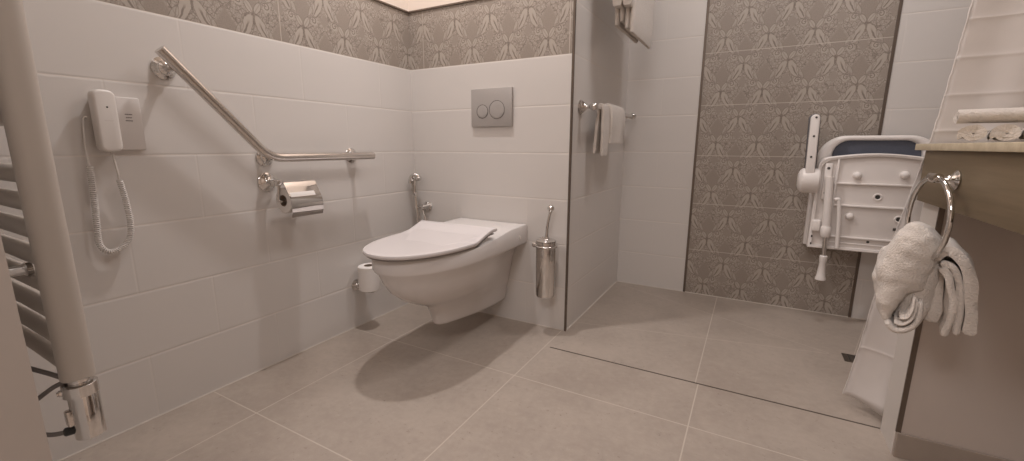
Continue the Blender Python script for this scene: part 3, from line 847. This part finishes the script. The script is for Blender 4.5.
# towel bunched through the ring
def bunch(bm, stations, n=40, seed=0, amp=.006, freq=26):
    """stations: (centre, u vector half width, v vector half thickness, power)"""
    S = stations
    rows = []
    M = 10
    def cr(p0,p1,p2,p3,t): return .5*((2*p1)+(p2-p0)*t+(2*p0-5*p1+4*p2-p3)*t*t+(3*p1-p0-3*p2+p3)*t**3)
    for i in range(len(S)-1):
        q = [S[max(i-1,0)], S[i], S[i+1], S[min(i+2,len(S)-1)]]
        for k in range(M if i < len(S)-2 else M+1):
            f = k/M
            c, u, w = [cr(*[Vector(a[j]) for a in q], f) for j in range(3)]
            ring = []
            for m_ in range(n):
                a = 2*PI*m_/n; ca, sa = math.cos(a), math.sin(a)
                ca = math.copysign(abs(ca)**.85, ca); sa = math.copysign(abs(sa)**.85, sa)
                p = c+u*ca+w*sa
                d = (p-c).normalized() if (p-c).length > 1e-6 else Vector((0,0,1))
                p = p + d*amp*(noise.noise(p*freq+Vector((seed,0,0)))+.5*noise.noise(p*freq*2.3+Vector((0,seed,0))))
                ring.append(p)
            rows.append(ring)
    rings(bm, rows)
def sheet(bm, P0, wdir, widths, th, seed=0, amp=.004):
    """a thick terry sheet following path P0, widths along wdir per station"""
    P = smooth_path(P0, 6); n = len(P); wd = Vector(wdir).normalized()
    rows = []
    for i, p in enumerate(P):
        s = i/(n-1); fi = s*(len(widths)-1); a = int(min(fi, len(widths)-2)); w = widths[a]+(widths[a+1]-widths[a])*(fi-a)
        tg = (P[min(i+1,n-1)]-P[max(i-1,0)]).normalized(); nr = tg.cross(wd).normalized()
        ring = []
        M = 10
        prof = [(k/M-.5, .5) for k in range(M+1)]+[(.53,0)]+[(k/M-.5,-.5) for k in range(M,-1,-1)]+[(-.53,0)]
        for (f, h_) in prof:
            q = p+wd*f*w+nr*h_*th*(1 if 0 < i < n-1 else .6)
            q = q+nr*amp*2*noise.noise(q*17+Vector((seed,seed,0)))
            ring.append(q)
        rows.append(ring)
    rings(bm, rows)
tw = thing('bath_towel', 'white terry towel bunched through the chrome towel ring under the counter', 'towel', (1.89,-.43,.42))
vd = Vector((.19,.98,0))      # roughly along the view
def w3(x, y, z): return Vector((x, y, z))
bm = NB()
def lobe(st, seed, amp=.007, freq=20):
    """st: (x centre, z centre, half width in x, slope of the cross-section, y centre, half depth)"""
    bunch(bm, [((x,y,z), vd*dp, (hw,0,hw*sl)) for x, z, hw, sl, y, dp in st], 48, seed, amp, freq)
# big left lobe: hangs out of the ring, wide at the shoulder, folded back under at the tip
lobe([(1.888,.664,.010,-.2,-.455,.030),(1.891,.655,.026,-.25,-.455,.044),(1.895,.632,.038,-.45,-.455,.052),(1.884,.598,.043,-.6,-.455,.056),(1.870,.560,.044,-.6,-.458,.058),(1.857,.524,.037,-.5,-.46,.058),(1.852,.492,.026,-.45,-.462,.055),(1.851,.464,.016,-.3,-.464,.052),(1.853,.445,.009,0,-.464,.05),(1.855,.440,.003,0,-.464,.03)], 3, .009, 22)
put('front_fold', bm, TOWEL, tw, True, angle=70)
bm = NB()
sheet(bm, [w3(1.848,-.490,.446),w3(1.862,-.494,.433),w3(1.882,-.494,.437),w3(1.898,-.49,.458),w3(1.902,-.485,.500)], vd, [.10,.105,.105,.10,.08], .0095, 11, .003)
sheet(bm, [w3(1.860,-.497,.450),w3(1.874,-.50,.450),w3(1.888,-.498,.468),w3(1.893,-.49,.502)], vd, [.08,.085,.085,.07], .006, 12, .002)
sheet(bm, [w3(1.868,-.495,.461),w3(1.879,-.50,.466),w3(1.886,-.498,.484),w3(1.888,-.49,.508)], vd, [.08,.08,.08,.07], .005, 13, .002)
put('folded_edge', bm, TOWEL, tw, True, angle=70)
bm = NB()
bunch(bm, [((1.915,-.435,.605),vd*.045,(.018,0,.006)),((1.915,-.437,.575),vd*.05,(.028,0,.008)),((1.910,-.44,.53),vd*.055,(.034,0,.008)),((1.902,-.442,.48),vd*.055,(.034,0,.006)),((1.898,-.444,.435),vd*.05,(.028,0,.008)),((1.898,-.444,.422),vd*.04,(.018,0,.004))], 40, 4, .006)
put('inner_fold', bm, TOWEL, tw, True, angle=70)
bm = NB()
sheet(bm, [w3(1.916,-.45,.592),w3(1.926,-.455,.612),w3(1.942,-.46,.618),w3(1.962,-.465,.592),w3(1.978,-.465,.545),w3(1.987,-.465,.49),w3(1.991,-.465,.440)], vd, [.08,.08,.09,.10,.10,.10,.10], .022, 21, .004)
sheet(bm, [w3(1.928,-.46,.585),w3(1.947,-.465,.577),w3(1.962,-.468,.538),w3(1.970,-.47,.48),w3(1.972,-.47,.436)], vd, [.08,.09,.09,.09,.09], .013, 22, .003)
sheet(bm, [w3(1.926,-.47,.575),w3(1.940,-.475,.557),w3(1.951,-.478,.51),w3(1.954,-.478,.465),w3(1.951,-.478,.430)], vd, [.07,.08,.08,.08,.08], .013, 25, .003)
sheet(bm, [w3(1.922,-.44,.57),w3(1.936,-.44,.52),w3(1.938,-.44,.47),w3(1.935,-.44,.445)], vd, [.07,.08,.08,.07], .022, 27, .003)
put('tail', bm, TOWEL, tw, True, angle=70)

# rolled towels on the counter
def spiral_roll(bm, c, d, L, rx, rz, turns=2.6, th=.0098):
    c = Vector(c); d = Vector(d).normalized(); up = Vector((0,0,1)); s_ = d.cross(up).normalized()
    pts_o = []; N = 90
    prof_o, prof_i = [], []
    for i in range(N+1):
        f = i/N; a = f*turns*2*PI
        k = .18+.82*f
        kk = k - th/ max(rx, rz)*.95
        prof_o.append((rx*k*math.cos(a), rz*k*math.sin(a))); prof_i.append((rx*max(kk,.02)*math.cos(a), rz*max(kk,.02)*math.sin(a)))
    R0, R1, Q0, Q1 = [], [], [], []
    for (u, w), (ui, wi) in zip(prof_o, prof_i):
        jit = .0016*noise.noise(Vector((u*60, w*60, L)))
        R0.append(bm.verts.new(c+s_*u+up*w+d*jit)); R1.append(bm.verts.new(c+s_*u+up*w+d*L))
        Q0.append(bm.verts.new(c+s_*ui+up*wi+d*(jit+.001))); Q1.append(bm.verts.new(c+s_*ui+up*wi+d*L))
    for i in range(N):
        bm.faces.new((R0[i],R0[i+1],R1[i+1],R1[i])); bm.faces.new((Q0[i],Q1[i],Q1[i+1],Q0[i+1]))
        bm.faces.new((R0[i],Q0[i],Q0[i+1],R0[i+1])); bm.faces.new((R1[i],R1[i+1],Q1[i+1],Q1[i]))
    bm.faces.new((R0[0],R1[0],Q1[0],Q0[0])); bm.faces.new((R0[N],Q0[N],Q1[N],R1[N]))
def jitter(bm, amp, f, seed):
    for v_ in bm.verts: v_.co += Vector((1,1,1))*0 + v_.normal*0 + Vector((noise.noise(v_.co*f+Vector((seed,0,0))), noise.noise(v_.co*f+Vector((0,seed,0))), .5*noise.noise(v_.co*f+Vector((0,0,seed)))))*amp
rd = (.30,1,0)
for nm, x, lab in (('rolled_towel',1.985,'leftmost rolled white towel of the stack on the wooden counter'),('rolled_towel',2.040,'second rolled white towel from left on the wooden counter'),('rolled_towel',2.096,'rolled white towel on the counter cut off by the right edge')):
    bm = NB(); spiral_roll(bm, (x,-.315,.8645), rd, .135, .0275, .0220); jitter(bm, .0035, 38, x*10)
    tag(put(nm, bm, TOWEL, None, True, angle=60), lab, 'towel', 'rolled towels on the counter')
bm = NB(); spiral_roll(bm, (1.966,-.265,.9045), (1,-.12,0), .24, .036, .0185, 2.2, .0105); jitter(bm, .005, 26, 3)
tag(put('rolled_towel', bm, TOWEL, None, True, angle=60), 'flatter white towel lying across the rolled towels on the counter', 'towel', 'rolled towels on the counter')

# ------------------------------------------------------------------ light
def lamp(name, kind, loc, power, col, size=None, rot=None, spot=None, blend=.5):
    l = bpy.data.lights.new(name, kind); l.energy = power; l.color = col
    if kind == 'AREA': l.shape = 'DISK'; l.size = size
    if kind in ('POINT','SPOT'): l.shadow_soft_size = size
    if kind == 'SPOT': l.spot_size = math.radians(spot); l.spot_blend = blend
    o = bpy.data.objects.new(name, l); C.objects.link(o); o.location = loc
    if rot: o.rotation_euler = rot
    return o
WARM = (1.0,.962,.96)
lamp('ceiling_spot', 'AREA', (.42,-.44,2.44), 16, WARM, .08)
lamp('room_light', 'AREA', (1.35,-1.05,2.46), 5.5, WARM, .6)
lamp('shower_fill', 'AREA', (1.6,.12,2.46), 10.5, WARM, .4)  # added soft fill to lift the shower wall and seat, no known fitting
lamp('hall_fill', 'AREA', (1.4,-2.6,2.2), 21, WARM, .8)  # added fill from behind the camera for grey wall, jamb and radiator
w = bpy.data.worlds.new('world'); bpy.context.scene.world = w; w.use_nodes = True
w.node_tree.nodes['Background'].inputs[0].default_value = (1,.88,.78,1); w.node_tree.nodes['Background'].inputs[1].default_value = .15

# ------------------------------------------------------------------ camera (fitted to the tile joints)
cam = bpy.data.cameras.new('camera'); co = bpy.data.objects.new('camera', cam); C.objects.link(co)
yaw, pit, rol = 5.05414339e-01, 1.94018354e-01, 4.42738667e-03
fw = Vector((-math.sin(yaw)*math.cos(pit), math.cos(yaw)*math.cos(pit), -math.sin(pit)))
r = fw.cross(Vector((0,0,1))).normalized(); u = r.cross(fw)
r2 = r*math.cos(rol)+u*math.sin(rol); u2 = u*math.cos(rol)-r*math.sin(rol)
M = Matrix(((r2.x,u2.x,-fw.x),(r2.y,u2.y,-fw.y),(r2.z,u2.z,-fw.z))).to_4x4()
M.translation = Vector((1.54431908,-1.73678264,.83134196)); co.matrix_world = M
cam.sensor_fit = 'HORIZONTAL'; cam.sensor_width = 36; cam.lens = 430.828555*36/1024; cam.clip_start = .02
S = bpy.context.scene; S.camera = co
S.view_settings.view_transform = 'Standard'; S.view_settings.look = 'None'; S.view_settings.gamma = 1; S.view_settings.use_curve_mapping = False
S.view_settings.exposure = -0.06
